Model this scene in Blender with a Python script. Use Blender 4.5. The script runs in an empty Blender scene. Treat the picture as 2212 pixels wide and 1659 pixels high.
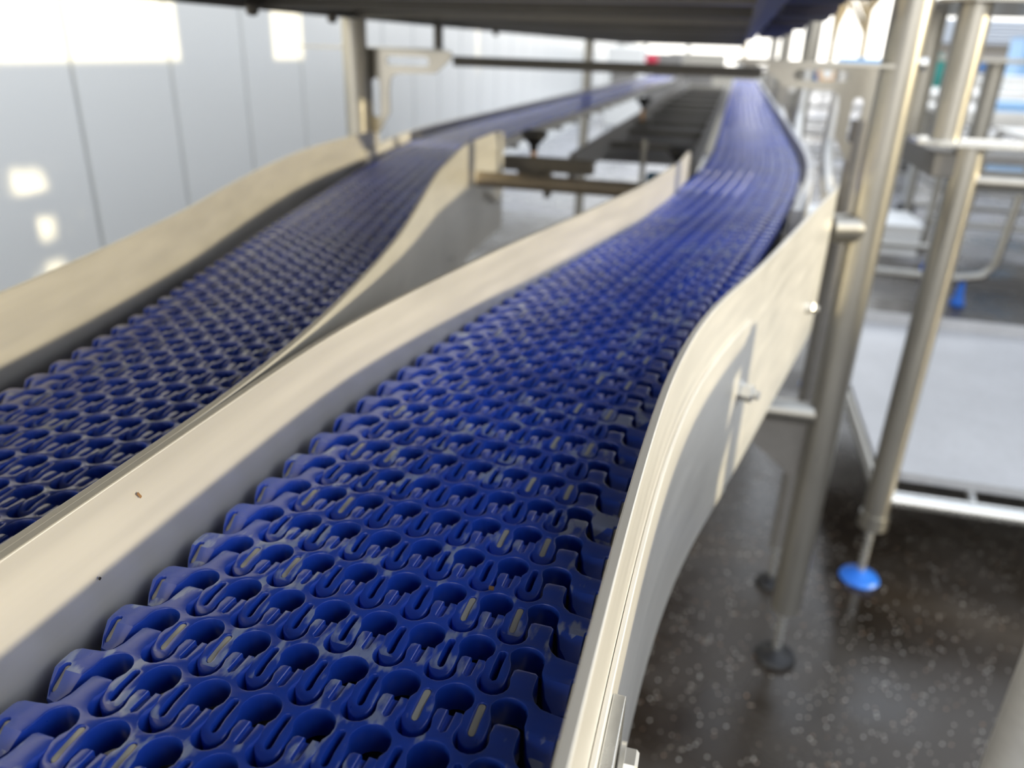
import bpy, bmesh, math, random
import numpy as np
from mathutils import Vector, Matrix, Euler
random.seed(7)
sc = bpy.context.scene
COL = sc.collection
PI = math.pi
H0 = 1.0            # camera height above the yard floor; all "z" below are measured from the floor

# ------------------------------------------------------------------ camera
W_, H_ = 2212, 1659
f_px = 1678.86
ux = np.array([-131.0, 3870.5]); dv = np.linalg.norm(ux); un = ux / dv
up = -np.array([un[0] * dv, un[1] * dv, f_px]); up /= np.linalg.norm(up)
fw = np.array([1600.0 - W_ / 2, 118.0 - H_ / 2, f_px]); fw /= np.linalg.norm(fw)
fw -= np.dot(fw, up) * up; fw /= np.linalg.norm(fw)
rt = np.cross(fw, up)
R = np.array([rt, fw, up])
cd = bpy.data.cameras.new('camera'); cam = bpy.data.objects.new('camera', cd); COL.objects.link(cam)
M = Matrix.Identity(4)
for r in range(3):
    M[r][0] = R[r][0]; M[r][1] = -R[r][1]; M[r][2] = -R[r][2]
M[2][3] = H0
cam.matrix_world = M
cd.sensor_width = 36; cd.lens = f_px / W_ * 36; cd.clip_start = 0.01; cd.clip_end = 400
cd.dof.use_dof = True; cd.dof.focus_distance = 0.285; cd.dof.aperture_fstop = 7.6
sc.camera = cam

# ------------------------------------------------------------------ light
sc.view_settings.view_transform = 'Standard'; sc.view_settings.look = 'None'
sc.view_settings.gamma = 1; sc.view_settings.use_curve_mapping = False
sc.view_settings.exposure = 0.36
wd = bpy.data.worlds.new('sky'); sc.world = wd; wd.use_nodes = True
nt = wd.node_tree; nt.nodes.clear()
tc = nt.nodes.new('ShaderNodeTexCoord'); sp = nt.nodes.new('ShaderNodeSeparateXYZ')
rp = nt.nodes.new('ShaderNodeValToRGB'); bg = nt.nodes.new('ShaderNodeBackground'); wo = nt.nodes.new('ShaderNodeOutputWorld')
nt.links.new(tc.outputs['Generated'], sp.inputs[0]); nt.links.new(sp.outputs['Z'], rp.inputs[0])
nt.links.new(rp.outputs[0], bg.inputs[0]); nt.links.new(bg.outputs[0], wo.inputs[0])
cr = rp.color_ramp
cr.elements[0].position = 0.0; cr.elements[0].color = (1.0, 0.96, 0.88, 1)
cr.elements[1].position = 1.0; cr.elements[1].color = (0.48, 0.54, 0.64, 1)
e = cr.elements.new(0.12); e.color = (0.98, 0.95, 0.89, 1)
e = cr.elements.new(0.4); e.color = (0.70, 0.74, 0.79, 1)
bg.inputs[1].default_value = 2.35
sd = bpy.data.lights.new('sun', 'SUN'); sd.energy = 3.6; sd.color = (1.0, 0.85, 0.54); sd.angle = math.radians(1.3)
sun = bpy.data.objects.new('sun', sd); COL.objects.link(sun)
SUNV = Vector((1.0, -0.25, 0.205)).normalized()
sun.rotation_euler = SUNV.to_track_quat('Z', 'Y').to_euler(); sun.location = (10, -3, 4)

# ------------------------------------------------------------------ materials
def mat(name, col, rough=0.5, metal=0.0, spec=0.5):
    m = bpy.data.materials.new(name); m.use_nodes = True
    b = m.node_tree.nodes['Principled BSDF']
    b.inputs['Base Color'].default_value = (*col, 1); b.inputs['Roughness'].default_value = rough
    b.inputs['Metallic'].default_value = metal; b.inputs['Specular IOR Level'].default_value = spec
    return m
def nd(m, t, **kw):
    n = m.node_tree.nodes.new(t)
    for k, v in kw.items(): setattr(n, k, v)
    return n
def lk(m, a, b): m.node_tree.links.new(a, b)
def noise_in(m, scale, detail=4, stretch=(1, 1, 1), coord='pos', rough=0.5):
    mp = nd(m, 'ShaderNodeMapping'); mp.inputs['Scale'].default_value = stretch
    if coord == 'pos':
        g = nd(m, 'ShaderNodeNewGeometry'); lk(m, g.outputs['Position'], mp.inputs['Vector'])
    else:
        g = nd(m, 'ShaderNodeTexCoord'); lk(m, g.outputs['Object'], mp.inputs['Vector'])
    n = nd(m, 'ShaderNodeTexNoise'); n.inputs['Scale'].default_value = scale; n.inputs['Detail'].default_value = detail
    n.inputs['Roughness'].default_value = rough
    lk(m, mp.outputs[0], n.inputs['Vector'])
    return n.outputs['Fac']
def ramp(m, fac, stops):
    r = nd(m, 'ShaderNodeValToRGB'); lk(m, fac, r.inputs[0]); c = r.color_ramp
    c.elements[0].position, c.elements[0].color = stops[0][0], (*stops[0][1], 1)
    c.elements[1].position, c.elements[1].color = stops[-1][0], (*stops[-1][1], 1)
    for p, q in stops[1:-1]:
        e = c.elements.new(p); e.color = (*q, 1)
    return r.outputs[0]
def bump(m, fac, strength, dist):
    b = nd(m, 'ShaderNodeBump'); b.inputs['Strength'].default_value = strength; b.inputs['Distance'].default_value = dist
    lk(m, fac, b.inputs['Height']); lk(m, b.outputs[0], m.node_tree.nodes['Principled BSDF'].inputs['Normal'])
def steel(name, col, rough, metal, streak=(1, 1, 1)):
    m = mat(name, col, rough, metal)
    B = m.node_tree.nodes['Principled BSDF']
    n1 = noise_in(m, 60, 5, streak); n2 = noise_in(m, 7, 3)
    lo = tuple(c * 0.86 for c in col); hi = tuple(min(1, c * 1.08) for c in col)
    mx = nd(m, 'ShaderNodeMath', operation='ADD'); lk(m, n1, mx.inputs[0]); lk(m, n2, mx.inputs[1])
    hf = nd(m, 'ShaderNodeMath', operation='MULTIPLY'); hf.inputs[1].default_value = 0.5; lk(m, mx.outputs[0], hf.inputs[0])
    lk(m, ramp(m, hf.outputs[0], [(0.3, lo), (0.7, hi)]), B.inputs['Base Color'])
    mr = nd(m, 'ShaderNodeMapRange'); mr.inputs['To Min'].default_value = rough - 0.07; mr.inputs['To Max'].default_value = rough + 0.09
    lk(m, n1, mr.inputs['Value']); lk(m, mr.outputs[0], B.inputs['Roughness'])
    bump(m, n1, 0.12, 0.0006)
    return m
M_guard = steel('brushed stainless sheet', (0.70, 0.685, 0.65), 0.42, 0.55, (1, 0.06, 1.6))
M_tube = steel('satin stainless tube', (0.40, 0.385, 0.35), 0.30, 0.9, (1, 1, 0.1))
M_bright = steel('bright stainless', (0.72, 0.72, 0.70), 0.25, 0.9)
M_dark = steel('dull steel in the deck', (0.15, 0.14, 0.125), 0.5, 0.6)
M_grey = steel('grey dusty steel', (0.25, 0.24, 0.23), 0.5, 0.6)
M_bolt = mat('zinc bolt', (0.72, 0.71, 0.68), 0.3, 0.9)
M_black = mat('black rubber', (0.012, 0.012, 0.014), 0.5)
M_cream = mat('cream plastic pin', (0.50, 0.49, 0.42), 0.5)
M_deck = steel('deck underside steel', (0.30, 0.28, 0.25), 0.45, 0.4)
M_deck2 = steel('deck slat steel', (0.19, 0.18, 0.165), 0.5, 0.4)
M_pad = mat('bright blue plastic', (0.02, 0.17, 0.72), 0.45)
M_bronze = mat('brass stem', (0.55, 0.30, 0.12), 0.35, 0.6)
M_blue = mat('blue crate plastic', (0.05, 0.22, 0.55), 0.5)
M_lblue = mat('light blue sheet', (0.30, 0.52, 0.80), 0.5)
M_green = mat('green plastic', (0.01, 0.20, 0.17), 0.5)
M_red = mat('red plastic', (0.55, 0.02, 0.06), 0.5)
M_white = mat('white painted steel', (0.80, 0.80, 0.78), 0.4)
M_beige = mat('beige panel', (0.45, 0.42, 0.36), 0.6)
M_rail = mat('pale grey plastic rail', (0.55, 0.55, 0.56), 0.4)
M_navy = mat('navy painted band', (0.01, 0.09, 0.28), 0.4)
M_brown = mat('dry brown leaf', (0.20, 0.11, 0.05), 0.8)
M_orange = mat('tan plastic', (0.65, 0.42, 0.22), 0.5)

def belt_material(name, base, worn_glint, thr):
    m = mat(name, base, 0.30, 0.0, 0.9)
    B = m.node_tree.nodes['Principled BSDF']
    B.inputs['Coat Weight'].default_value = 0.3; B.inputs['Coat Roughness'].default_value = 0.16
    n1 = noise_in(m, 210, 3, (1, 0.35, 1)); n2 = noise_in(m, 42, 2); n3 = noise_in(m, 9, 2)
    a = nd(m, 'ShaderNodeMath', operation='MULTIPLY_ADD'); a.inputs[1].default_value = 0.42; lk(m, n1, a.inputs[0])
    b = nd(m, 'ShaderNodeMath', operation='MULTIPLY'); b.inputs[1].default_value = 0.58; lk(m, n2, b.inputs[0]); lk(m, b.outputs[0], a.inputs[2])
    w = ramp(m, a.outputs[0], [(thr, (0, 0, 0)), (thr + 0.05, (1, 1, 1))])
    # only on top faces (dust and rubbing reach nothing else)
    g = nd(m, 'ShaderNodeNewGeometry'); s = nd(m, 'ShaderNodeSeparateXYZ'); lk(m, g.outputs['Normal'], s.inputs[0])
    gt = nd(m, 'ShaderNodeMath', operation='GREATER_THAN'); gt.inputs[1].default_value = 0.8; lk(m, s.outputs['Z'], gt.inputs[0])
    mu = nd(m, 'ShaderNodeMath', operation='MULTIPLY'); lk(m, w, mu.inputs[0]); lk(m, gt.outputs[0], mu.inputs[1])
    sc_ = nd(m, 'ShaderNodeMath', operation='MULTIPLY'); sc_.inputs[1].default_value = 0.7; lk(m, mu.outputs[0], sc_.inputs[0])
    mix = nd(m, 'ShaderNodeMix', data_type='RGBA'); mix.inputs['B'].default_value = (*worn_glint, 1)
    lk(m, sc_.outputs[0], mix.inputs['Factor'])
    lk(m, ramp(m, n3, [(0.35, tuple(c * 0.85 for c in base)), (0.65, tuple(c * 1.15 for c in base))]), mix.inputs['A'])
    lk(m, mix.outputs['Result'], B.inputs['Base Color'])
    mr = nd(m, 'ShaderNodeMapRange'); mr.inputs['To Min'].default_value = 0.22; mr.inputs['To Max'].default_value = 0.42
    lk(m, n1, mr.inputs['Value']); lk(m, mr.outputs[0], B.inputs['Roughness'])
    return m
M_belt = belt_material('blue belt plastic', (0.012, 0.062, 0.48), (0.34, 0.41, 0.58), 0.553)  # real scuffs, made more plentiful to stand in for sky glints too
M_oldbelt = mat('faded dark belt plastic', (0.03, 0.03, 0.06), 0.5)

# ------------------------------------------------------------------ helpers
def tag(o, label=None, cat=None, group=None, kind=None):
    if label: o['label'] = label
    if cat: o['category'] = cat
    if group: o['group'] = group
    if kind: o['kind'] = kind
    return o
def empty(name, loc=(0, 0, 0), label=None, cat=None, group=None):
    o = bpy.data.objects.new(name, None); COL.objects.link(o); o.location = loc; o.empty_display_size = 0.05
    return tag(o, label, cat, group)
def smooth_angle(me, ang=35):
    for p in me.polygons: p.use_smooth = True
    me.set_sharp_from_angle(angle=math.radians(ang))
class MB:
    def __init__(s): s.v = []; s.f = []
    def add(s, vs, fs):
        b = len(s.v); s.v += [tuple(v) for v in vs]; s.f += [tuple(i + b for i in f) for f in fs]; return s
    def box(s, c, d, rz=0.0, rx=0.0, ry=0.0):
        m = Euler((rx, ry, rz)).to_matrix()
        vs = [m @ Vector((x * d[0] / 2, y * d[1] / 2, z * d[2] / 2)) + Vector(c) for x in (-1, 1) for y in (-1, 1) for z in (-1, 1)]
        return s.add(vs, [(0, 1, 3, 2), (4, 6, 7, 5), (0, 4, 5, 1), (2, 3, 7, 6), (0, 2, 6, 4), (1, 5, 7, 3)])
    def tube(s, p0, p1, r, n=20, r1=None):
        p0, p1 = Vector(p0), Vector(p1); r1 = r if r1 is None else r1
        q = (p1 - p0).to_track_quat('Z', 'Y').to_matrix()
        vs = []
        for p, rr in ((p0, r), (p1, r1)):
            vs += [p + q @ Vector((rr * math.cos(2 * PI * i / n), rr * math.sin(2 * PI * i / n), 0)) for i in range(n)]
        fs = [(i, (i + 1) % n, n + (i + 1) % n, n + i) for i in range(n)] + [tuple(range(n))[::-1], tuple(range(n, 2 * n))]
        return s.add(vs, fs)
    def path(s, pts, r, n=14):
        pts = [Vector(p) for p in pts]; b = len(s.v); vs = []
        for i, p in enumerate(pts):
            d = (pts[min(i + 1, len(pts) - 1)] - pts[max(i - 1, 0)]).normalized()
            q = d.to_track_quat('Z', 'Y').to_matrix()
            vs += [p + q @ Vector((r * math.cos(2 * PI * k / n), r * math.sin(2 * PI * k / n), 0)) for k in range(n)]
        fs = []
        for i in range(len(pts) - 1):
            for k in range(n): fs.append((i * n + k, i * n + (k + 1) % n, (i + 1) * n + (k + 1) % n, (i + 1) * n + k))
        fs += [tuple(range(n))[::-1], tuple(range((len(pts) - 1) * n, len(pts) * n))]
        return s.add(vs, fs)
    def ribbon(s, pts, z0, z1, t):
        """upright sheet along (x, y) points, thickness t to the right-hand side; z0/z1 numbers or lists"""
        P = [Vector((x, y)) for x, y in pts]; n = len(P)
        z0 = z0 if isinstance(z0, list) else [z0] * n; z1 = z1 if isinstance(z1, list) else [z1] * n
        vs = []
        for i, p in enumerate(P):
            d = (P[min(i + 1, n - 1)] - P[max(i - 1, 0)]).normalized(); q = p + Vector((d.y, -d.x)) * t
            vs += [(p.x, p.y, z0[i]), (p.x, p.y, z1[i]), (q.x, q.y, z1[i]), (q.x, q.y, z0[i])]
        fs = []
        for i in range(n - 1):
            a, b = i * 4, i * 4 + 4
            for k in range(4): fs.append((a + k, a + (k + 1) % 4, b + (k + 1) % 4, b + k))
        fs += [(0, 1, 2, 3), tuple((n - 1) * 4 + k for k in (3, 2, 1, 0))]
        return s.add(vs, fs)
    def lathe(s, c, prof, n=28, axis='Z'):
        vs = []
        for r, h in prof:
            for i in range(n):
                a = 2 * PI * i / n; p = (r * math.cos(a), r * math.sin(a), h)
                if axis == 'X': p = (h, p[0], p[1])
                vs.append(Vector(p) + Vector(c))
        fs = []
        for j in range(len(prof) - 1):
            for i in range(n): fs.append((j * n + i, j * n + (i + 1) % n, (j + 1) * n + (i + 1) % n, (j + 1) * n + i))
        fs += [tuple(range(n))[::-1], tuple(range((len(prof) - 1) * n, len(prof) * n))]
        return s.add(vs, fs)
    def prism(s, poly, origin, ax_u, ax_v, t):
        """extrude a 2-D polygon laid on axes u, v by thickness t along their cross product"""
        o, u, v = Vector(origin), Vector(ax_u), Vector(ax_v); w = u.cross(v).normalized() * t; n = len(poly)
        vs = [o + u * a + v * b for a, b in poly] + [o + u * a + v * b + w for a, b in poly]
        fs = [tuple(range(n))[::-1], tuple(range(n, 2 * n))] + [(i, (i + 1) % n, n + (i + 1) % n, n + i) for i in range(n)]
        return s.add(vs, fs)
    def build(s, name, m, parent=None, smooth=True, bev=0, ang=35, loc=None):
        me = bpy.data.meshes.new(name); me.from_pydata(s.v, [], s.f)
        bm = bmesh.new(); bm.from_mesh(me); bmesh.ops.recalc_face_normals(bm, faces=bm.faces); bm.to_mesh(me); bm.free()
        me.materials.append(m)
        if smooth: smooth_angle(me, ang)
        o = bpy.data.objects.new(name, me); COL.objects.link(o)
        if parent is not None:
            o.parent = parent
            if parent.type == 'EMPTY' or loc is None:
                o.matrix_parent_inverse = Matrix.Translation(parent_world(parent)).inverted()
        if bev:
            b = o.modifiers.new('bevel', 'BEVEL'); b.width = bev; b.segments = 2; b.limit_method = 'ANGLE'; b.angle_limit = math.radians(40)
        return o
def parent_world(p):
    l = Vector(p.location)
    if p.parent is not None: l = l + parent_world(p.parent) + p.matrix_parent_inverse.translation
    return l
def link_to(o, name, m=None, parent=None):
    o.name = name; COL.objects.link(o); o.parent = parent; return o
def z(v): return v + H0

# ------------------------------------------------------------------ belt paths
def smooth_curve(pts, y0, y1, step=0.01, k=5):
    pts = sorted(pts); ys = np.arange(y0, y1, step)
    xs = np.interp(ys, [p[0] for p in pts], [p[1] for p in pts])
    ker = np.ones(2 * k + 1) / (2 * k + 1)
    for _ in range(2):
        xs = np.convolve(np.pad(xs, k, mode='edge'), ker, 'valid')
    return list(zip(xs.tolist(), ys.tolist()))
R_EDGE = [(-1, -.2), (.35, -.2), (.42, -.1955), (.48, -.189), (.6, -.172), (.72, -.154), (.9, -.127), (1.1, -.0965), (1.26, -.074), (1.45, -.052), (1.66, -.036), (1.9, -.030), (9, -.028)]
L_EDGE = [(-1, -.394), (.25, -.394), (.33, -.400), (.375, -.408), (.48, -.427), (.58, -.451), (.77, -.497), (1.01, -.552), (1.35, -.625), (1.55, -.668), (1.75, -.695), (2, -.705), (9, -.708)]
BW = 0.1775
def centre(edge):
    e = smooth_curve(edge, -0.4, 8.2)
    out = []
    for i, (x, y) in enumerate(e):
        a, b = e[max(i - 1, 0)], e[min(i + 1, len(e) - 1)]
        d = Vector((b[0] - a[0], b[1] - a[1])).normalized()
        out.append((x + d.y * BW / 2, y - d.x * BW / 2))
    return out
def walker(path):
    P = np.array(path); s = np.concatenate([[0], np.cumsum(np.linalg.norm(np.diff(P, axis=0), axis=1))])
    def at(d):
        x = np.interp(d, s, P[:, 0]); y = np.interp(d, s, P[:, 1])
        x1 = np.interp(d + .02, s, P[:, 0]); y1 = np.interp(d + .02, s, P[:, 1]); x0 = np.interp(d - .02, s, P[:, 0]); y0 = np.interp(d - .02, s, P[:, 1])
        return float(x), float(y), math.atan2(-(x1 - x0), (y1 - y0))
    def s_of_y(y): return float(np.interp(y, P[:, 1], s))
    return at, s_of_y, s[-1]

# ------------------------------------------------------------------ belt module mesh
UC = 60.35; TH = 12.5
def arc(c, r, a0, a1, n):
    return [(c[0] + r * math.cos(math.radians(a0 + (a1 - a0) * i / n)), c[1] + r * math.sin(math.radians(a0 + (a1 - a0) * i / n))) for i in range(n + 1)]
def outline(seg):
    P = []
    # near side, left to right
    P += [(-28.4, -.5), (-28.4, -5), (-27.9, -8), (-27.0, -12), (-24.6, -16.0), (-20.5, -16.6), (-17.6, -12.5), (-16.1, -8), (-15.4, -4)]
    P += arc((-9.3, -1.2), 6.3, 168, 12, seg)
    for j in range(7):
        u = 19.6 * j
        P += [(u - 3.3, -2.6), (u - 4.6, -5.2), (u - 4.8, -8)] + arc((u, -11.2), 4.8, 180, 360, max(4, seg)) + [(u + 4.8, -8), (u + 4.4, -5.0), (u + 3.2, -2.2)]
        if j < 6: P += arc((u + 9.8, -.9), 6.6, 172, 8, seg)
    P += arc((126.6, -1.2), 6.4, 168, 12, seg)
    P += [(133.2, -5), (134.4, -8), (136.3, -12.5), (140.2, -17.0), (145.5, -16.4), (148.3, -12), (149.1, -8), (149.4, -4), (149.2, -.5)]
    # far side, right to left
    P += [(148.0, 1.4), (145.6, 2.5), (140.5, 3.1), (136.2, 3.9), (133.6, 6.0), (132.0, 9.0), (131.5, 13), (131.6, 17.6), (130.4, 19.0), (123.8, 19.0), (122.7, 17.6), (122.6, 13.8), (123.2, 11.6)]
    for j in range(6, -1, -1):
        u = 19.6 * j
        P += arc((u, 10.0), 5.8, 5, -185, seg)
        if j > 0:
            c = u - 9.8
            P += [(c + 4.3, 11.8), (c + 4.9, 14.0), (c + 4.8, 17.8), (c + 3.8, 19.0), (c + 1.25, 19.0), (c + 1.25, 10.4), (c, 9.2), (c - 1.25, 10.4), (c - 1.25, 19.0), (c - 3.8, 19.0), (c - 4.8, 17.8), (c - 4.9, 14.0), (c - 4.3, 11.8)]
    P += [(-5.4, 11.6), (-4.9, 13.8), (-5.2, 17.6), (-6.4, 19.0), (-12.6, 19.0), (-13.7, 17.6), (-14.0, 13), (-14.3, 9), (-15.6, 5.6), (-18.0, 3.6), (-22, 2.9), (-25.8, 2.4), (-27.8, 1.2)]
    return P
def slot(u, v0, v1, w, seg):
    return arc((u, v1 - w), w, 0, 180, seg) + [(u - w, -8.0)] + arc((u, v0 + w), w, 180, 360, seg) + [(u + w, -8.0)]
def module_mesh(name, seg, bevel, pins):
    cu = bpy.data.curves.new('outline', 'CURVE'); cu.dimensions = '2D'; cu.fill_mode = 'BOTH'
    cu.extrude = (TH / 2 - bevel) / 1000; cu.bevel_depth = bevel / 1000; cu.bevel_resolution = 1 if bevel else 0; cu.offset = -bevel / 1000
    polys = [outline(seg)]
    ss = max(3, seg // 2)
    for j in range(7): polys.append(slot(19.6 * j, -12.9, 0.2, 1.35, ss))
    polys.append(slot(-24.6, -13.4, -4.6, 1.25, ss)); polys.append(slot(145.4, -13.8, -4.8, 1.25, ss))
    for P in polys:
        s = cu.splines.new('POLY'); s.points.add(len(P) - 1); s.use_cyclic_u = True
        for i, (a, b) in enumerate(P): s.points[i].co = ((a - UC) / 1000, b / 1000, 0, 1)
    co = bpy.data.objects.new('outline', cu); COL.objects.link(co)
    bpy.context.view_layer.update()
    me = bpy.data.meshes.new_from_object(co.evaluated_get(bpy.context.evaluated_depsgraph_get()))
    bpy.data.objects.remove(co)
    V = [list(v.co) for v in me.vertices]; F = [tuple(p.vertices) for p in me.polygons]
    bpy.data.meshes.remove(me)
    out = []
    for x, y, zz in V:
        top = zz > 0; u = x * 1000 + UC; v = y * 1000; zo = zz - TH / 2000
        if top:
            edge = u < -14.9 or u > 132.8
            if edge:
                if v < -8.2: zo -= min((-8.2 - v) * 0.95, 5.6) / 1000
            elif v < -8.2:
                t = (-8.2 - v) / 7.8; zo -= (0.4 * t + 3.4 * t * t) / 1000
            elif v > 18.2: zo -= (v - 18.2) * 0.6 / 1000
        else:
            if v < -8.2: zo += (-8.2 - v) * 0.25 / 1000
        out.append((x, y, zo))
    mb = MB(); mb.add(out, F)
    mat_split = None
    for j in range(6):      # floor of the groove between the two tines
        mb.box(((19.6 * j + 9.8 - UC) / 1000, .0140, -.0062), (.0027, .0092, .0076))
    nb = len(mb.f)
    if pins:
        for u, v0, v1 in PINS: pin_into(mb, u, v0, v1)
    me = bpy.data.meshes.new(name); me.from_pydata(mb.v, [], mb.f)
    bm = bmesh.new(); bm.from_mesh(me); bmesh.ops.remove_doubles(bm, verts=bm.verts, dist=1e-6); bmesh.ops.recalc_face_normals(bm, faces=bm.faces)
    bm.to_mesh(me); bm.free()
    me.materials.append(M_belt)
    if pins:
        me.materials.append(M_cream)
    smooth_angle(me, 38)
    return me
PINS = [(0, -12.6, -.1), (19.6, -12.6, -.1), (98.0, -12.6, -.1), (117.6, -12.6, -.1)]
EDGE_PINS = [(-24.6, -13.1, -4.9), (145.4, -13.5, -5.1)]
def pin_poly(u, v0, v1, w, n=5):
    return arc((u, v1 - w), w, 0, 180, n) + arc((u, v0 + w), w, 180, 360, n)
def pin_into(mb, u, v0, v1, w=1.2, edge=False):
    P = pin_poly(u, v0, v1, w); n = len(P)
    def zt(v): return (-.6 if v > -8.2 else -.6 - (-8.2 - v) * (.95 if edge else .33)) / 1000
    vs = [((a - UC) / 1000, b / 1000, zt(b)) for a, b in P] + [((a - UC) / 1000, b / 1000, -.0095) for a, b in P]
    mb.add(vs, [tuple(range(n)), tuple(range(n, 2 * n))[::-1]] + [(i, (i + 1) % n, n + (i + 1) % n, n + i) for i in range(n)])
def pin_mesh(u, v0, v1, drop=0.0):
    mb = MB(); pin_into(mb, u, v0, v1, .95 if drop else 1.22, bool(drop))
    me = bpy.data.meshes.new('hinge_pin')
    me.from_pydata([(a, b, c - drop) for a, b, c in mb.v], [], mb.f); me.materials.append(M_cream); smooth_angle(me, 50)
    return me
ME_HI = module_mesh('belt_module', 9, 0.55, False)
ME_LO = module_mesh('belt_module_far', 5, 0, False)
PIN_MESH = [pin_mesh(*p) for p in PINS]; EDGE_PIN_MESH = [pin_mesh(*p, drop=.0008) for p in EDGE_PINS]

def make_belt(edge, y_first, y_phase, y_end, label, tilt, nm, pin_rows):
    at, s_of, total = walker(centre(edge))
    s0 = s_of(y_phase); k0 = math.ceil((s_of(y_first) - s0) / .025); k1 = int((s_of(y_end) - s0) / .025)
    root = empty(nm, (*at(s_of(y_first))[:2], z(-.21)), label, 'conveyor belt')
    base = Matrix.Translation(root.location)
    far_v, far_f = [], []
    lo_v = np.array([list(v.co) for v in ME_LO.vertices]); lo_f = [tuple(p.vertices) for p in ME_LO.polygons]
    n = 0
    for k in range(k0, k1 + 1):
        x, y, h = at(s0 + k * .025)
        rz = h + math.radians(tilt) * (1.0 if y < .5 else max(0, 1 - (y - .5) / .6))
        if n < 100:
            o = bpy.data.objects.new('belt_module', ME_HI); COL.objects.link(o); o.parent = root
            o.location = Vector((x, y, z(-.2))) - root.location; o.rotation_euler = (0, 0, rz)
            pl = (list(EDGE_PIN_MESH) if n < 13 else []) + (list(PIN_MESH) if k % 2 == 0 and n < pin_rows else [])
            for pm in pl:
                p = bpy.data.objects.new('hinge_pin', pm); COL.objects.link(p); p.parent = o
                tag(p, 'cream plastic hinge pin')
        else:
            c, s_ = math.cos(rz), math.sin(rz); b = len(far_v)
            vx = lo_v[:, 0] * c - lo_v[:, 1] * s_ + x; vy = lo_v[:, 0] * s_ + lo_v[:, 1] * c + y
            far_v += list(zip(vx.tolist(), vy.tolist(), (lo_v[:, 2] + z(-.2)).tolist()))
            far_f += [tuple(i + b for i in f) for f in lo_f]
        n += 1
    me = bpy.data.meshes.new('belt_modules'); me.from_pydata(far_v, [], far_f); me.materials.append(M_belt)
    o = bpy.data.objects.new('belt_modules', me); COL.objects.link(o); o.parent = root; o.matrix_parent_inverse = base.inverted()
    tag(o, kind='stuff')
    return at, s_of
atR, sR = make_belt(R_EDGE, .03, .1892, 7.3, 'blue plastic link belt on the right, nearest the camera, between steel guards', -2.2, 'conveyor_belt', 42)
atL, sL = make_belt(L_EDGE, .10, .2985, 7.4, 'blue plastic link belt on the left, bending away towards the white wall', -1.0, 'conveyor_belt', 40)

# ------------------------------------------------------------------ conveyor frames with guards
def hexbolt(name, p, axis, parent, r=.0075, l=.010, washer=.011, stud=.005):
    """bolt whose head points along axis"""
    p, a = Vector(p), Vector(axis).normalized(); q = a.to_track_quat('Z', 'Y').to_matrix()
    mb = MB()
    mb.tube(p, p + a * .0016, washer, 24)
    vs = []
    for h, rr in ((.0016, r), (l - .001, r), (l, r * .86)):
        vs += [p + a * h + q @ Vector((rr * math.cos(PI / 3 * i), rr * math.sin(PI / 3 * i), 0)) for i in range(6)]
    fs = [(j * 6 + i, j * 6 + (i + 1) % 6, j * 6 + 6 + (i + 1) % 6, j * 6 + 6 + i) for j in range(2) for i in range(6)] + [tuple(range(12, 18)), tuple(range(6))[::-1]]
    mb.add(vs, fs)
    if stud: mb.tube(p + a * (l - .001), p + a * (l + stud), r * .5, 14)
    return mb.build(name, M_bolt, parent)
def offs(path_at, s0, s1, d, step=.03):
    out = []; s = s0
    while s <= s1 + 1e-6:
        x, y, h = path_at(s); out.append((x + d * math.cos(h), y + d * math.sin(h))); s += step
    return out
RR = smooth_curve([(-.3, -.019), (.16, -.020), (.23, -.0195), (.30, -.018), (.378, -.0145), (.466, -.005), (.543, .010), (.65, .038), (.845, .082), (.968, .110), (1.085, .137), (1.14, .149), (1.4, .160)], -.05, 1.19, .012, 3)
RL = smooth_curve([(-.3, -.2045), (.30, -.2065), (.36, -.2065), (.40, -.204), (.452, -.1975), (.53, -.186), (.631, -.169), (.773, -.139), (1.013, -.0945), (1.263, -.0675), (1.484, -.0605), (1.7, -.058)], -.05, 1.46, .012, 3)
LR = smooth_curve([(-.3, -.2095), (.25, -.2095), (.287, -.211), (.364, -.217), (.44, -.2285), (.55, -.249), (.65, -.2715), (.752, -.299), (1.0, -.3665), (1.32, -.433), (1.5, -.443), (1.7, -.445)], -.05, 1.60, .012, 3)
LL = smooth_curve([(-.3, -.412), (.2, -.415), (.373, -.435), (.504, -.462), (.644, -.496), (.76, -.534), (.90, -.576), (1.076, -.6205), (1.2, -.641), (1.35, -.652), (1.5, -.656)], -.05, 1.46, .012, 3)
def guard(nm, pts, side, parent, zt=-.155, zb=-.355, t=.004, near_up=0.0):
    """side +1: thickness to the right of the line"""
    P = pts if side > 0 else pts
    n = len(P); z1 = [z(zt) + near_up * min(1, max(0, (.6 - p[1]) / .25)) for p in P]; z0 = [z(zb)] * n
    for i in range(4):      # rounded far corner
        z1[n - 1 - i] = z(zt - .003 * (3 - i) ** 1.4 / 2)
    return MB().ribbon(P, z0, z1, t * side).build(nm, M_guard, parent, bev=.0006, ang=50)
fr = empty('guarded_conveyor', (-.11, .6, 0), 'stainless frame and tall wavy side guards of the right-hand conveyor', 'conveyor')
g_rr = guard('side_guard', RR, 1, fr, near_up=.007); g_rl = guard('side_guard', RL, -1, fr)
near = [p for p in RR if p[1] < .63]
near = [(x + .0042, y) for x, y in near]
op = MB().ribbon(near, z(-.352), z(-.194), .0022).build('outer_plate', M_guard, fr, bev=.0005)
bar = MB().ribbon([(x + .0066, y) for x, y in RR if y < .205], z(-.262), z(-.198), .0045).build('flat_bar', M_bright, fr, bev=.0004)
hexbolt('bolt', (-.0078, .185, z(-.2115)), (1, 0, 0), bar, .0065, .0060, .0080, 0)
hexbolt('bolt', (-.0075, .075, z(-.235)), (1, 0, 0), bar, .0065, .0066, .0085)
hexbolt('bolt', (.036, .62, z(-.256)), (1, -.3, 0), g_rr, .0078, .011)
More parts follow.
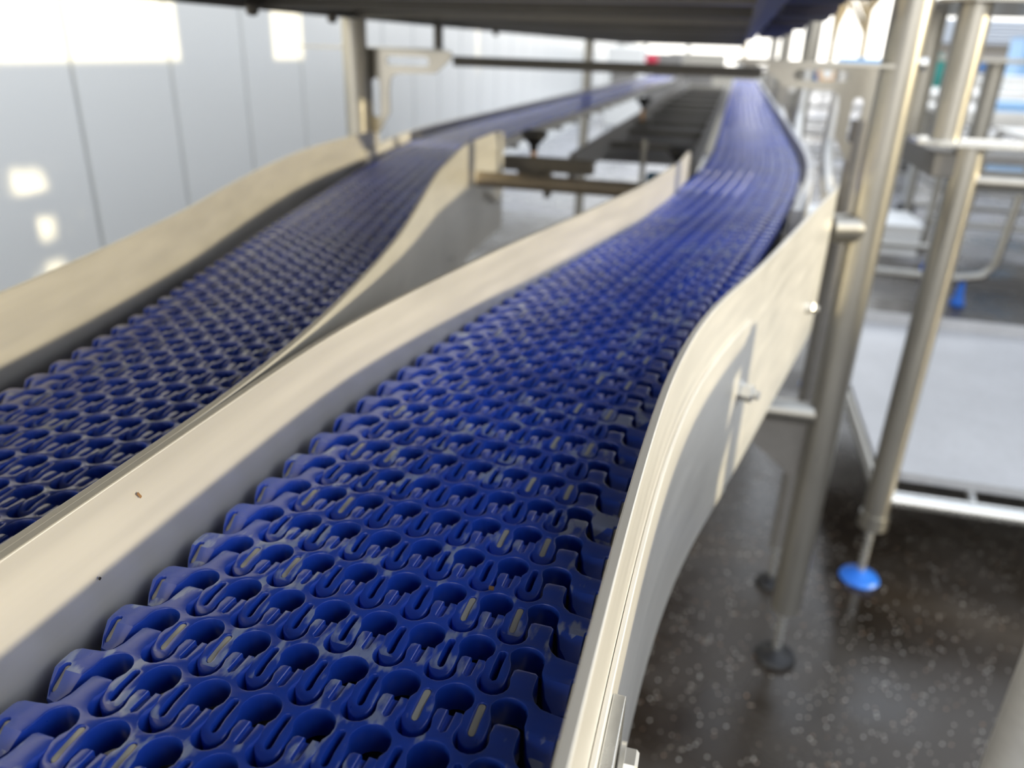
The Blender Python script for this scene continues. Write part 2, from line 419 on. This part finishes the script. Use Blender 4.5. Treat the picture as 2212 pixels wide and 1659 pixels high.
hexbolt('bolt', (.120, 1.0, z(-.288)), (1, -.25, 0), g_rr, .0078, .011)
fl = empty('guarded_conveyor', (-.31, .6, 0), 'stainless frame and side guards of the left-hand conveyor beside the white wall', 'conveyor')
g_lr = guard('side_guard', LR, -1, fl); g_ll = guard('side_guard', LL, -1, fl)
hexbolt('bolt', (-.4385, 1.50, z(-.278)), (1, 0, 0), g_lr, .0078, .011)
hexbolt('bolt', (-.3905, 1.10, z(-.297)), (1, .2, 0), g_lr, .006, .005)
hexbolt('bolt', (-.4385, 1.46, z(-.262)), (1, 0, 0), g_lr, .005, .006)
for at, so, parent, ys, side in ((atR, sR, fr, 1.1, 1), (atL, sL, fl, 1.40, -1)):
    s1 = so(7.35)
    # thin rails along both edges of the straight run, the outer one higher
    MB().ribbon(offs(at, so(ys), s1, side * .0985, .1), z(-.240), z(-.184), .013 * side).build('side_rail', M_rail, parent, bev=.001)
    MB().ribbon(offs(at, so(1.62), s1, -side * .0935, .1), z(-.225), z(-.201), .0035).build('side_rail', M_guard, parent, bev=.0005)
    s0 = so(.02)
    for d in (-.055, 0, .055):
        MB().ribbon(offs(at, s0, s1, d, .05), z(-.226), z(-.2135), .008).build('wear_strip', M_black, parent, smooth=False)
    mb = MB(); P = offs(at, s0, so(1.5), -.083, .05); Q = offs(at, s0, so(1.5), .083, .05); n = len(P)
    vs = [(x, y, z(-.262)) for x, y in P] + [(x, y, z(-.262)) for x, y in Q] + [(x, y, z(-.266)) for x, y in P] + [(x, y, z(-.266)) for x, y in Q]
    fs = []
    for i in range(n - 1):
        fs += [(i, i + 1, n + i + 1, n + i), (2 * n + i, 3 * n + i, 3 * n + i + 1, 2 * n + i + 1)]
    mb.add(vs, fs).build('shade_sheet', M_black, parent)  # black sheet added to darken what shows through the belt holes
    mb = MB()
    for k in range(26):
        s = so(.08 + k * .28)
        x, y, h = at(s); c, sn = math.cos(h), math.sin(h)
        o = MB().tube((x - .088 * c, y - .088 * sn, z(-.238)), (x + .088 * c, y + .088 * sn, z(-.238)), .006, 12).build('cross_rod', M_tube, parent)

# lower steel channel running between the two belts
tr = empty('return_tray', (-.25, 3.5, z(-.30)), 'dull grey steel tray running between the two blue belts', 'tray')
MB().ribbon([(-.352, 1.83), (-.36, 3.2), (-.405, 7.2)], z(-.285), z(-.222), .012).build('tray_side', M_grey, tr, bev=.001)
MB().ribbon([(-.085, 1.95), (-.075, 7.2)], z(-.30), z(-.235), .012).build('tray_side', M_grey, tr, bev=.001)
mb = MB().box((-.23, 4.75, z(-.292)), (.29, 4.9, .004)); mb.build('tray_floor', M_grey, tr)
for i in range(11): MB().box((-.225, 2.45 + i * .45, z(-.262)), (.28, .035, .018)).build('slat', M_dark, tr, bev=.001)
cb = MB().tube((-.44, 1.40, z(-.225)), (-.06, 1.40, z(-.225)), .014, 16).build('cross_tube', steel('brown stained tube', (.34, .29, .23), .5, .5), None)
tag(cb, 'brown stained cross tube between the curved guards', 'tube')
cbm = MB().box((-.375, 1.72, z(-.235)), (.20, .03, .03)).box((-.375, 1.72, z(-.275)), (.012, .03, .06)).build('cross_beam', M_dark, None, bev=.001)
tag(cbm, 'dark angle beam just behind the left curved guard', 'beam')
def knob(x, y, zz, label):
    t = empty('clamp_knob', (x, y, z(zz)), label, 'knob', 'black clamp knobs between the belts')
    MB().lathe((x, y, z(zz)), [(.004, 0), (.021, .002), (.026, .010), (.026, .016), (.012, .028), (.009, .034)], 20).build('grip', M_black, t)
    MB().tube((x, y, z(zz - .045)), (x, y, z(zz) + .004), .0065, 12).build('stem', M_bronze, t)
    MB().box((x + .01, y, z(zz - .055)), (.09, .05, .02)).build('clamp_block', M_dark, t, bev=.002)
def knob_up(x, y, zz, label):
    t = empty('clamp_knob', (x, y, z(zz)), label, 'knob', 'black clamp knobs between the belts')
    MB().lathe((x, y, z(zz)), [(.008, -.036), (.010, -.024), (.022, -.010), (.029, -.004), (.029, .004), (.022, .008)], 22).build('grip', M_black, t)
    MB().tube((x, y, z(zz - .075)), (x, y, z(zz - .03)), .0065, 12).build('stem', M_bronze, t)
    MB().box((x, y, z(zz - .085)), (.06, .05, .02)).build('clamp_block', M_dark, t, bev=.002)
knob_up(-.415, 1.74, -.175, 'black mushroom knob beside the left belt behind the curved guard')
knob_up(-.095, 1.74, -.190, 'black mushroom knob beside the right belt at the guard tip')
knob_up(-.325, 3.1, -.165, 'black mushroom knob farther back on the left edge of the tray')
MB_ = MB().tube((-.20, 2.02, 0), (-.20, 2.02, z(-.20)), .007, 12); o = MB_.build('stay_rod', M_tube); tag(o, 'thin upright stay rod in the gap between the belts', 'rod')
o = MB().box((-.155, 1.82, z(-.262)), (.028, .05, .022)).build('sensor_block', mat('teal plastic', (.01, .12, .22), .4), None, bev=.003); tag(o, 'small teal sensor block under the middle of the gap', 'sensor')
o = MB().box((-.27, 1.62, z(-.40)), (.22, .30, .003)).box((-.27, 1.62, z(-.70)), (.03, .03, .60)).build('drip_plate', M_guard, None, bev=.001); tag(o, 'pale sheet metal drip plate low between the curved guards', 'plate')

# ------------------------------------------------------------------ portal supports
def foot(parent, x, y, z_top, m_pad, r_pad=.033):
    f = MB().tube((x, y, .012), (x, y, z_top + .02), .0085, 14).lathe((x, y, z_top - .012), [(.013, 0), (.017, .002), (.017, .012)], 6).build('threaded_foot', M_bright, parent)
    MB().lathe((x, y, 0), [(r_pad * .92, 0.0), (r_pad, .004), (r_pad * .9, .011), (r_pad * .45, .019), (.012, .024)], 28).build('foot_pad', m_pad, f)
    return f
def bracket(parent, x, y, zt, flip=1, s=1.0):
    """slotted gusset plate: a flat top with a rounded slot and a curved leg, standing across the line"""
    t = .005
    A = [(0, 0), (.26 * s, 0), (.26 * s, -.018 * s), (.215 * s, -.056 * s), (.10 * s, -.060 * s), (.085 * s, -.072 * s), (.080 * s, -.10 * s), (.080 * s, -.16 * s), (.05 * s, -.21 * s), (.02 * s, -.24 * s), (0, -.25 * s)]
    cu = bpy.data.curves.new('bracket', 'CURVE'); cu.dimensions = '2D'; cu.fill_mode = 'BOTH'; cu.extrude = t / 2
    sl1 = arc((.085 * s, -.028 * s), .012 * s, 90, 270, 6) + arc((.185 * s, -.028 * s), .012 * s, -90, 90, 6)
    sl2 = arc((.04 * s, -.085 * s), .012 * s, 0, 180, 6) + arc((.04 * s, -.165 * s), .012 * s, 180, 360, 6)
    for P in (A, sl1, sl2):
        q = cu.splines.new('POLY'); q.points.add(len(P) - 1); q.use_cyclic_u = True
        for i, (a, b) in enumerate(P): q.points[i].co = (a * flip, b, 0, 1)
    co = bpy.data.objects.new('b', cu); COL.objects.link(co); bpy.context.view_layer.update()
    me = bpy.data.meshes.new_from_object(co.evaluated_get(bpy.context.evaluated_depsgraph_get())); bpy.data.objects.remove(co)
    me.materials.clear(); me.materials.append(M_tube)
    o = bpy.data.objects.new('gusset_bracket', me); COL.objects.link(o); o.parent = parent
    o.rotation_euler = (PI / 2, 0, 0); o.location = Vector((x, y, z(zt))) - parent_world(parent)
    return o
PR = .0245
p1 = empty('support_frame', (.203, 1.19, 0), 'nearest tall stainless post with side stubs bolted to the right guard', 'support frame')
MB().tube((.203, 1.19, z(-.888)), (.203, 1.19, z(1.1)), PR, 36).build('post', M_tube, p1)
foot(p1, .203, 1.19, z(-.888), M_black, .036)
MB().tube((.152, 1.17, z(-.22)), (.203, 1.19, z(-.22)), .021, 28).build('stub_tube', M_tube, p1)
MB().tube((.02, 1.19, z(-.513)), (.203, 1.19, z(-.513)), .0175, 28).build('cross_tube', M_tube, p1)
MB().prism([(0, 0), (.16, 0), (.16, -.07), (.13, -.10)], (.04, 1.193, z(-.53)), (1, 0, 0), (0, 0, 1), .003).build('gusset_plate', M_grey, p1)
MB().box((.10, 1.19, z(-.008)), (.215, .045, .005)).build('top_plate', M_tube, p1, bev=.0005)
MB().tube((.222, 1.18, z(-.004)), (.232, 1.18, z(-.004)), .008, 14).build('bolt', M_bolt, p1)
p1b = empty('support_frame', (.202, 1.41, 0), 'slimmer dark post standing right behind the nearest tall post', 'support frame')
MB().tube((.202, 1.41, z(-.90)), (.202, 1.41, z(-.09)), .016, 28).build('post', M_grey, p1b)
foot(p1b, .202, 1.41, z(-.90), M_black, .03)
bracket(p1b, .215, 1.40, -.008, -1, .66)
def portal(x, y, ztop, label, br=True, flip=-1, r=PR, pad=M_black):
    t = empty('support_frame', (x, y, 0), label, 'support frame')
    MB().tube((x, y, z(-.90)), (x, y, z(ztop)), r, 28).build('post', M_tube, t)
    foot(t, x, y, z(-.90), pad)
    if br: bracket(t, x, y + .03, -.012, flip, .75)
    return t
portal(-.75, 1.56, .042, 'stainless post with slotted bracket beyond the left belt, before the white wall', True, 1)
portal(.2, 2.69, .25, 'second tall post along the right belt, behind the nearest one', True)
portal(.2, 4.18, .25, 'third tall post along the right belt, far back', True)
portal(-.75, 4.27, .042, 'far thin post beyond the left belt near the end of the white wall', False)
portal(.2, 5.7, .15, 'fourth tall post along the right belt, near its far end', False)
# bright curved rail hooks clamped on the outer side of the right belt
for i, (yy, lab) in enumerate(((1.62, 'pale bent rail hook closest to the right guard tip'), (2.45, 'pale bent rail hook midway along the right belt'), (3.3, 'pale bent rail hook farther along the right belt'))):
    o = MB().path([(.172, yy - .22, z(-.215)), (.178, yy - .1, z(-.20)), (.182, yy, z(-.18)), (.186, yy + .06, z(-.15)), (.19, yy + .08, z(-.08)), (.192, yy + .085, z(-.02))], .012, 12).build('rail_hook', M_guard)
    tag(o, lab, 'bracket', 'rail hooks along the right belt')
cp = MB().box((-.32, 1.98, z(-.027)), (.745, .03, .004)).box((-.32, 1.995, z(-.037)), (.745, .004, .024)).build('cross_bar', M_dark, None, bev=.0006)
tag(cp, 'long dark angle bar hung across under the upper conveyor', 'bar')
for x in (-.52, -.30): 
    pass
o = MB().box((-.733, 2.0, z(.03)), (.014, .03, .13)).build('hanger', M_dark, None, bev=.0006); tag(o, 'short dark hanger strap at the left end of the cross bar', 'strap')
o = MB().box((-.80, 1.80, z(-.012)), (.17, .42, .004)).build('top_plate', M_tube, None); o.location = (0, 0, 0); tag(o, 'thin flat plate from the left post to the hanger strap', 'plate')

# ------------------------------------------------------------------ upper conveyor
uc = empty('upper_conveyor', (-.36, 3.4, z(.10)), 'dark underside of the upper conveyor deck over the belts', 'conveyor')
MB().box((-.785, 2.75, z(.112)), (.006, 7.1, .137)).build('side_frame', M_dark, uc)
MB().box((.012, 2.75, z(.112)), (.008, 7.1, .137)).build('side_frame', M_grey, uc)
MB().box((-.386, 2.75, z(.086)), (.80, 7.1, .003)).build('deck_plate', M_deck, uc)  # deck lengthened back over the camera to shade the near belts
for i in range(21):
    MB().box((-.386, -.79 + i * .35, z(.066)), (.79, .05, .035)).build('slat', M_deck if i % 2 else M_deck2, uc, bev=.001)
for i, (x, yy) in enumerate(((-.70, 1.12), (-.74, 1.45), (-.76, 2.6))):
    MB().lathe((x, yy, z(.030)), [(.004, 0), (.009, .003), (.009, .014), (.004, .02)], 12).build('bolt', M_dark, uc)
for ya, yb in ((2.50, 3.18), (3.46, 6.3)): MB().box((-.789, (ya + yb) / 2, z(.42)), (.003, yb - ya, .5)).build('shade_panel', M_deck, uc)  # unseen panels added to cut the sunlight reaching the white wall
MB().box((.030, 1.45, z(.056)), (.022, 4.5, .004)).build('edge_strip', mat('blue grey strip', (.10, .11, .17), .45, .3), uc)
mb = MB()
for i in range(120):
    yy = -.76 + i * .028; zz = .060 - .012 * math.sin(i * .21) ** 2 + (.004 if i % 3 == 0 else 0)
    mb.box((.070, yy, z(zz)), (.058, .021, .008), rx=.25 * math.sin(i * .9))
mb.build('return_belt', M_oldbelt, uc, smooth=False)

# ------------------------------------------------------------------ stand on the right
st = empty('steel_stand', (.6, 1.7, 0), 'stainless stand with low shelf and blue foot, right of the nearest tall post', 'stand')
MB().tube((.383, 1.485, z(-.866)), (.386, 1.485, z(-.128)), .0245, 32).build('post', M_tube, st)
MB().tube((.383, 1.485, z(-.868)), (.383, 1.485, z(-.838)), .0285, 28).build('collar', M_tube, st)
foot(st, .383, 1.485, z(-.866), M_pad, .040)
MB().tube((.344, 1.485, z(-.125)), (.344, 1.485, z(.085)), .0245, 32).build('post', M_tube, st)
MB().tube((.350, 1.80, z(-.135)), (.350, 1.80, z(.085)), .0215, 28).build('post', M_tube, st)
MB().tube((.74, 1.62, z(-.125)), (.74, 1.62, z(.085)), .0215, 28).build('post', M_tube, st)
MB().prism([(.30, 0), (.335, -.02), (1.5, -.02), (1.5, .06), (.30, .06)], (0, 1.47, z(-.127)), (1, 0, 0), (0, 1, 0), .009).build('flange_plate', M_bright, st, bev=.001)
MB().prism([(.29, 0), (.33, -.04), (1.5, -.04), (1.5, .45), (.29, .45)], (0, 1.48, z(.085)), (1, 0, 0), (0, 1, 0), .006).build('top_plate', M_tube, st, bev=.001)
MB().box((.352, 1.93, z(-.158)), (.04, .92, .04)).build('side_beam', M_deck2, st, bev=.002)
MB().tube((.383, 1.485, z(-.181)), (1.5, 1.50, z(-.181)), .018, 28).build('cross_tube', M_tube, st)
MB().tube((.383, 1.485, z(-.80)), (1.5, 1.50, z(-.80)), .016, 28).build('cross_tube', M_bright, st)
MB().tube((.383, 1.485, z(-.80)), (.383, 2.55, z(-.80)), .014, 24).build('side_rail', M_tube, st)
MB().tube((.372, 2.545, z(-.87)), (.372, 2.545, z(-.15)), .0215, 24).build('post', M_tube, st)
foot(st, .372, 2.545, z(-.87), M_pad, .040)
sh = MB().box((.95, 2.08, z(-.783)), (1.12, 1.08, .006)).box((.95, 2.62, z(-.765)), (1.12, .006, .04)).box((.95, 1.545, z(-.775)), (1.12, .006, .016))
sh.build('shelf', steel('matt shelf sheet', (.50, .50, .51), .45, .5), st, bev=.001)
for x in (.56, .9, 1.25): MB().tube((x, 1.515, z(-.802)), (x, 1.56, z(-.785)), .008, 12).build('shelf_tab', M_bright, st)
# next conveyor's leg at the lower right corner; its side plate shades the guard
ct = empty('support_frame', (.302, .568, 0), 'pale post rising at the bottom right corner of the picture', 'support frame')
MB().tube((.302, .568, .02), (.302, .568, z(-.155)), .0245, 32).build('post', M_guard, ct)
MB().lathe((.302, .568, 0), [(.036, 0), (.04, .005), (.036, .012), (.02, .02)], 24).build('foot_pad', M_black, ct)
MB().box((.306, -.08, z(-.255)), (.003, 1.20, .20)).build('side_plate', M_guard, ct, bev=.0005)
MB().prism([(.52, -.155), (.575, -.155), (.575, -.18), (.52, -.26), (.52, -.225), (.555, -.175), (.52, -.175)], (.305, 0, z(0)), (0, 1, 0), (0, 0, 1), .003).build('gusset_plate', M_guard, ct)

# ------------------------------------------------------------------ yard behind on the right
def work_table(x, y, w, d, h, label, m=M_tube, shelf=True, n=1):
    t = empty('steel_table', (x, y, 0), label, 'table', 'stainless tables in the yard')
    MB().box((x, y, h), (w, d, .03)).box((x, y - d / 2, h - .03), (w, .02, .06)).build('table_top', M_guard, t, bev=.003)
    for a in (-1, 1):
        for b in (-1, 1):
            MB().tube((x + a * w * .46, y + b * d * .44, 0), (x + a * w * .46, y + b * d * .44, h), .022, 14).build('leg', m, t)
    if shelf:
        MB().box((x, y, h * .45), (w * .92, d * .88, .02)).build('shelf', M_grey, t)
    for b in (-1, 1): MB().tube((x - w * .46, y + b * d * .44, h * .2), (x + w * .46, y + b * d * .44, h * .2), .016, 12).build('stretcher', m, t)
    return t
work_table(1.95, 5.25, 1.7, .7, z(-.25), 'closest stainless table in the yard, carrying blue sheets')
work_table(2.4, 7.4, 2.6, .8, z(-.22), 'long stainless table in the second row of the yard')
work_table(1.0, 8.3, 1.1, .7, z(-.24), 'small stainless table seen between the posts, far back')
work_table(3.6, 10.2, 3.4, .9, z(-.18), 'wide stainless table in the farthest row of the yard')
work_table(1.9, 12.2, 2.4, .9, z(-.16), 'far stainless table before the trees')
def crate(x, y, zz, d, m, label, rz=0):
    t = empty('crate', (x, y, zz), label, 'crate', 'plastic crates in the yard')
    w, l, h = d
    mb = MB().box((x, y, zz + .006), (w, l, .012), rz)
    for a in (-1, 1):
        mb.box((x + a * w / 2 * math.cos(rz), y + a * w / 2 * math.sin(rz), zz + h / 2), (.012, l, h), rz)
        mb.box((x - a * l / 2 * math.sin(rz), y + a * l / 2 * math.cos(rz), zz + h / 2), (w, .012, h), rz)
    mb.build('body', m, t, smooth=False)
    MB().box((x, y, zz + h), (w + .03, l + .03, .016), rz).build('lid', m, t, bev=.004)
crate(1.62, 5.1, z(-.235), (.50, .34, .035), M_lblue, 'flat light blue tray on the closest yard table')
crate(1.60, 5.15, .352, (.46, .30, .10), M_lblue, 'light blue tray on the lower shelf of the closest yard table')
crate(2.15, 5.1, z(-.235), (.22, .30, .10), M_navy, 'dark blue box on the right of the closest yard table')
crate(.80, 4.92, 0, (.56, .44, .16), M_white, 'low white crate standing on the wet floor behind the posts')
crate(1.2, 8.35, z(-.222), (.6, .4, .22), M_lblue, 'pale blue crate beside the green drum in the yard')
crate(2.35, 7.4, z(-.2), (.7, .5, .10), M_white, 'white flat crate on the long yard table')
crate(3.0, 9.8, z(-.16), (.5, .5, .4), M_lblue, 'tall light blue crate on the farthest wide table')
crate(.62, 8.45, z(-.22), (.30, .4, .16), M_blue, 'small mid blue crate on the small far table')
g = empty('drum', (1.75, 8.6, 0), 'dark green conical drum in the yard beside a pale crate', 'drum')
MB().lathe((1.75, 8.6, z(-.30)), [(.16, 0), (.17, .02), (.15, .18), (.09, .32), (.06, .36)], 20).build('body', M_green, g)
MB().lathe((1.75, 8.6, 0), [(.10, 0), (.10, z(-.30))], 16).build('stand', M_grey, g)
g = empty('fan_cover', (.78, 8.1, z(-.06)), 'round tan fan cover on the small far table', 'fan')
MB().tube((.78, 8.06, z(-.13)), (.78, 8.14, z(-.13)), .085, 22).build('ring', M_orange, g)
MB().tube((.78, 8.05, z(-.13)), (.78, 8.06, z(-.13)), .045, 18).build('hub', M_white, g)
MB().box((.78, 8.15, z(-.175)), (.05, .05, .10)).build('stem', M_grey, g)
# rounded tube trolley with a blue foot
tt = empty('tube_trolley', (1.25, 4.0, 0), 'round-cornered tube trolley with small blue feet on the wet floor', 'trolley')
for yy in (3.75, 4.38):
    MB().path([(.55, yy, .12), (1.05, yy, .12), (1.15, yy, .14), (1.19, yy, .20), (1.21, yy, .55), (1.22, yy, .66), (1.27, yy, .70), (1.40, yy, .71), (2.1, yy, .71)], .018, 12).build('frame_tube', M_tube, tt)
for x, yy in ((1.08, 3.75), (.62, 3.75), (.62, 4.38), (1.08, 4.38)):
    MB().lathe((x, yy, 0), [(.028, 0), (.032, .01), (.02, .04), (.012, .11)], 16).build('foot_pad', M_pad, tt)
MB().box((1.65, 4.06, .71), (.85, .66, .02)).build('tray', M_guard, tt, bev=.003)
sd_ = empty('leg_stand', (1.32, 6.3, 0), 'thin stand leg with a black foot seen between the two big posts', 'stand')
MB().tube((1.29, 6.2, .05), (1.29, 6.2, z(-.22)), .035, 16).build('leg', M_bright, sd_)
MB().lathe((1.29, 6.2, 0), [(.06, 0), (.07, .02), (.045, .06)], 18).build('foot_pad', M_black, sd_)
MB().box((1.55, 6.35, z(-.21)), (.75, .5, .035)).build('top', M_guard, sd_, bev=.004)
# flange frame repeated farther back
s2 = empty('steel_stand', (1.1, 3.0, 0), 'second stainless stand farther back with a slotted top at the right edge', 'stand')
MB().prism([(.62, 0), (.70, -.03), (2.2, -.03), (2.2, .5), (.62, .5)], (0, 3.0, z(.0)), (1, 0, 0), (0, 1, 0), .014).build('top_plate', M_tube, s2, bev=.002)
for x, yy in ((.82, 3.1), (1.55, 3.1)): MB().tube((x, yy, z(-.30)), (x, yy, z(0)), .03, 20).build('post', M_tube, s2)
MB().box((1.35, 3.1, z(-.30)), (1.5, .12, .03)).build('shelf', M_grey, s2, bev=.003)
for x in (.82, 1.55): MB().tube((x, 3.1, 0), (x, 3.1, z(-.31)), .022, 16).build('leg', M_tube, s2)
# machines behind the left belt
def machine(x, y, w, d, h, m, label, base=.0):
    t = empty('machine', (x, y, 0), label, 'machine', 'machines at the far end of the yard')
    MB().box((x, y, base + h / 2), (w, d, h)).build('body', m, t, bev=.02)
    MB().box((x, y - d / 2 - .01, base + h * .62), (w * .7, .02, h * .3)).build('door', M_grey, t, bev=.01)
    MB().tube((x - w * .2, y, base + h), (x - w * .2, y, base + h + .12), .05, 14).build('vent', M_bright, t)
    for a in (-1, 1): MB().box((x + a * w * .4, y - d * .4, base / 2 + .02), (.05, .05, base + .04)).build('leg', M_grey, t)
machine(-1.55, 12.0, .5, .5, 1.05, M_white, 'white machine near the end of the white wall')
machine(-1.35, 14.0, .9, .6, .98, M_grey, 'grey machine beyond the far end of the left belt')
machine(-.75, 16.0, 1.0, .6, 1.0, M_beige, 'beige machine beyond the far end of the left belt')
machine(.2, 9.2, .9, .5, .82, M_beige, 'beige low machine closing off the far end of the right belt')
g = empty('lamp_head', (-.90, 9.0, 0), 'small red cap on a stick at the far end of the left belt', 'marker')
MB().tube((-.90, 9.0, 0), (-.90, 9.0, z(-.12)), .012, 10).build('stick', M_grey, g)
MB().lathe((-.90, 9.0, z(-.12)), [(.05, 0), (.075, .03), (.06, .08), (.02, .10)], 16).build('cap', M_red, g)

# warehouse and trees
wh = empty('warehouse', (8, 30, 0), 'far light blue corrugated building with a dark blue band', 'building')
mb = MB()
for i in range(7): mb.box((7.6, 29.9 - .1 * (i % 2), z(.62 + i * .10)), (4.6, .2, .06))
mb.box((7.6, 30.2, z(.9)), (4.6, .5, .72)); mb.build('corrugated_roof', mat('pale corrugated sheet', (.50, .56, .66), .5), wh, smooth=False)
MB().box((7.6, 30.3, z(.1)), (4.6, .6, .9)).build('wall', M_grey, wh)
MB().box((7.6, 29.95, z(-.12)), (4.5, .08, .30)).build('painted_band', M_navy, wh)
MB().box((7.0, 29.92, z(.42)), (4.0, .06, .16)).build('gutter', M_dark, wh)
M_bark = mat('pale brown bark', (.26, .21, .13), .8)  # one even bark colour
def tree(x, y, h, label, seed):
    rnd = random.Random(seed); mb = MB()
    t = empty('tree', (x, y, 0), label, 'tree', 'pale bare trees behind the yard')
    MB().tube((x, y, 0), (x, y, h * .45), h * .022, 10, h * .014).build('trunk', M_bark, t)
    def grow(p, d, l, r, k):
        q = p + d * l; mb.tube(p, q, r, 5, r * .6)
        if k == 0: return
        for _ in range(3 if k > 1 else 4):
            a = Vector((rnd.uniform(-1, 1), rnd.uniform(-1, 1), rnd.uniform(.2, 1.0))).normalized()
            grow(q, (d * .55 + a * .6).normalized(), l * rnd.uniform(.62, .8), r * .6, k - 1)
    for i in range(5):
        grow(Vector((x, y, h * (.2 + .06 * i))), Vector((rnd.uniform(-.7, .7), rnd.uniform(-.7, .7), 1)).normalized(), h * .2, h * .02, 5)
    mb.build('branches', M_bark, t, smooth=False)
for i, (x, y, h) in enumerate(((3.0, 31, 6.0), (4.9, 38, 7.6), (7.9, 47, 9.0), (0.2, 60, 8.5), (13.0, 44, 7.6))):
    tree(x, y, h, ['pale bare tree left of the big post in the sky gap', 'pale bare tree in the middle of the sky gap', 'pale bare tree partly behind the nearest tall post', 'pale bare tree behind the upper conveyor', 'pale bare tree beyond the corrugated building'][i], 11 + i)

# unseen walls added past the right frame edge to block the low sun
lw = MB().box((5.1, -3.9, .79), (.2, 8.2, 1.58)).box((5.1, -3.9, 1.60), (.27, 8.2, .05)).build('sun_blocker', M_beige, smooth=False); tag(lw, 'low unseen wall added to keep the sun off the floor', 'wall')
lw = MB().box((5.1, 2.6, 1.12), (.2, 4.5, 2.24)).box((5.1, 2.6, 2.25), (.27, 4.5, .05)).build('sun_blocker', M_beige, smooth=False); tag(lw, 'taller unseen wall added to keep the sun off the far rails', 'wall')
lw = MB().box((5.1, 10.4, 1.75), (.2, 11.0, 3.5)).box((5.1, 10.4, 3.52), (.27, 11.0, .05)).build('sun_blocker', M_beige, smooth=False); tag(lw, 'tallest unseen wall added to shade the far end of the white wall', 'wall')

# ------------------------------------------------------------------ setting
M_floor = mat('wet asphalt', (.06, .055, .05), .35)
B = M_floor.node_tree.nodes['Principled BSDF']
n_big = noise_in(M_floor, 2.2, 5, rough=.6); n_fine = noise_in(M_floor, 160, 3)
base = ramp(M_floor, n_big, [(.30, (.014, .0100, .0065)), (.5, (.034, .025, .017)), (.72, (.066, .056, .047))])
vo = nd(M_floor, 'ShaderNodeTexVoronoi'); vo.inputs['Scale'].default_value = 215
gg = nd(M_floor, 'ShaderNodeNewGeometry'); lk(M_floor, gg.outputs['Position'], vo.inputs['Vector'])
s_ = nd(M_floor, 'ShaderNodeSeparateColor'); lk(M_floor, vo.outputs['Color'], s_.inputs[0])
pick = nd(M_floor, 'ShaderNodeMath', operation='GREATER_THAN'); pick.inputs[1].default_value = .945; lk(M_floor, s_.outputs[0], pick.inputs[0])
near_ = nd(M_floor, 'ShaderNodeMath', operation='LESS_THAN'); near_.inputs[1].default_value = .38; lk(M_floor, vo.outputs['Distance'], near_.inputs[0])
st_ = nd(M_floor, 'ShaderNodeMath', operation='MULTIPLY'); lk(M_floor, pick.outputs[0], st_.inputs[0]); lk(M_floor, near_.outputs[0], st_.inputs[1])
stone_glint = ramp(M_floor, s_.outputs[1], [(.0, (.40, .34, .27)), (.6, (.75, .72, .66)), (1.0, (.40, .20, .08))])  # pale stones whose bright colour also stands in for wet sparkle
mx = nd(M_floor, 'ShaderNodeMix', data_type='RGBA'); lk(M_floor, st_.outputs[0], mx.inputs['Factor']); lk(M_floor, base, mx.inputs['A']); lk(M_floor, stone_glint, mx.inputs['B'])
sy = nd(M_floor, 'ShaderNodeSeparateXYZ'); lk(M_floor, gg.outputs['Position'], sy.inputs[0])
ya = nd(M_floor, 'ShaderNodeMath', operation='MULTIPLY_ADD'); ya.inputs[1].default_value = 3.0; lk(M_floor, n_big, ya.inputs[0]); lk(M_floor, sy.outputs['Y'], ya.inputs[2])
yr = nd(M_floor, 'ShaderNodeMapRange'); yr.inputs['From Min'].default_value = 6.1; yr.inputs['From Max'].default_value = 6.8; lk(M_floor, ya.outputs[0], yr.inputs['Value'])
far_tone = ramp(M_floor, n_big, [(.3, (.26, .26, .275)), (.7, (.40, .40, .42))])  # paler floor tone, blended in farther along Y
m2 = nd(M_floor, 'ShaderNodeMix', data_type='RGBA'); lk(M_floor, yr.outputs[0], m2.inputs['Factor']); lk(M_floor, mx.outputs['Result'], m2.inputs['A']); lk(M_floor, far_tone, m2.inputs['B'])
lk(M_floor, m2.outputs['Result'], B.inputs['Base Color'])
lk(M_floor, ramp(M_floor, n_big, [(.38, (.12, .12, .12)), (.62, (.50, .50, .50))]), B.inputs['Roughness'])
bump(M_floor, n_fine, .16, .003)
B.inputs['Specular IOR Level'].default_value = .5
fo = MB().box((0, 30, -.05), (90, 90, .1)).build('floor', M_floor, smooth=False); tag(fo, kind='structure')
M_wall = mat('white wall panel', (.80, .81, .80), .28)
bump(M_wall, noise_in(M_wall, 3, 3), .05, .01)
mb = MB(); PW = .497; WX = -2.1
y0 = 2.268 - PW * 6
for i in range(38):
    ya = y0 + i * PW
    mb.box((WX - .03, ya + PW / 2, 1.35), (.06, PW - .018, 2.9))
mb.box((WX - .055, y0 + 19 * PW, 1.35), (.03, 38 * PW, 2.9))
wl = mb.build('wall_left', M_wall, bev=.004); tag(wl, kind='structure')
# debris
for i, (x, y, zz, m, lab) in enumerate(((-.2051, .2165, -.166, M_brown, 'tiny curled brown flake stuck on the bright near guard'),
                                    (-.2048, .190, -.1865, M_black, 'tiny black speck on the shaded part of the near guard'),
                                    (-.068, .243, -.1985, M_brown, 'tiny brown leaf crumb on the middle of the right belt'))):
    o = MB().box((x, y, z(zz)), (.0004 if i < 2 else .002, .0010 if i < 2 else .0014, .0030 if i == 0 else .0010), rx=.5).build('leaf_flake', m); tag(o, lab, 'debris')
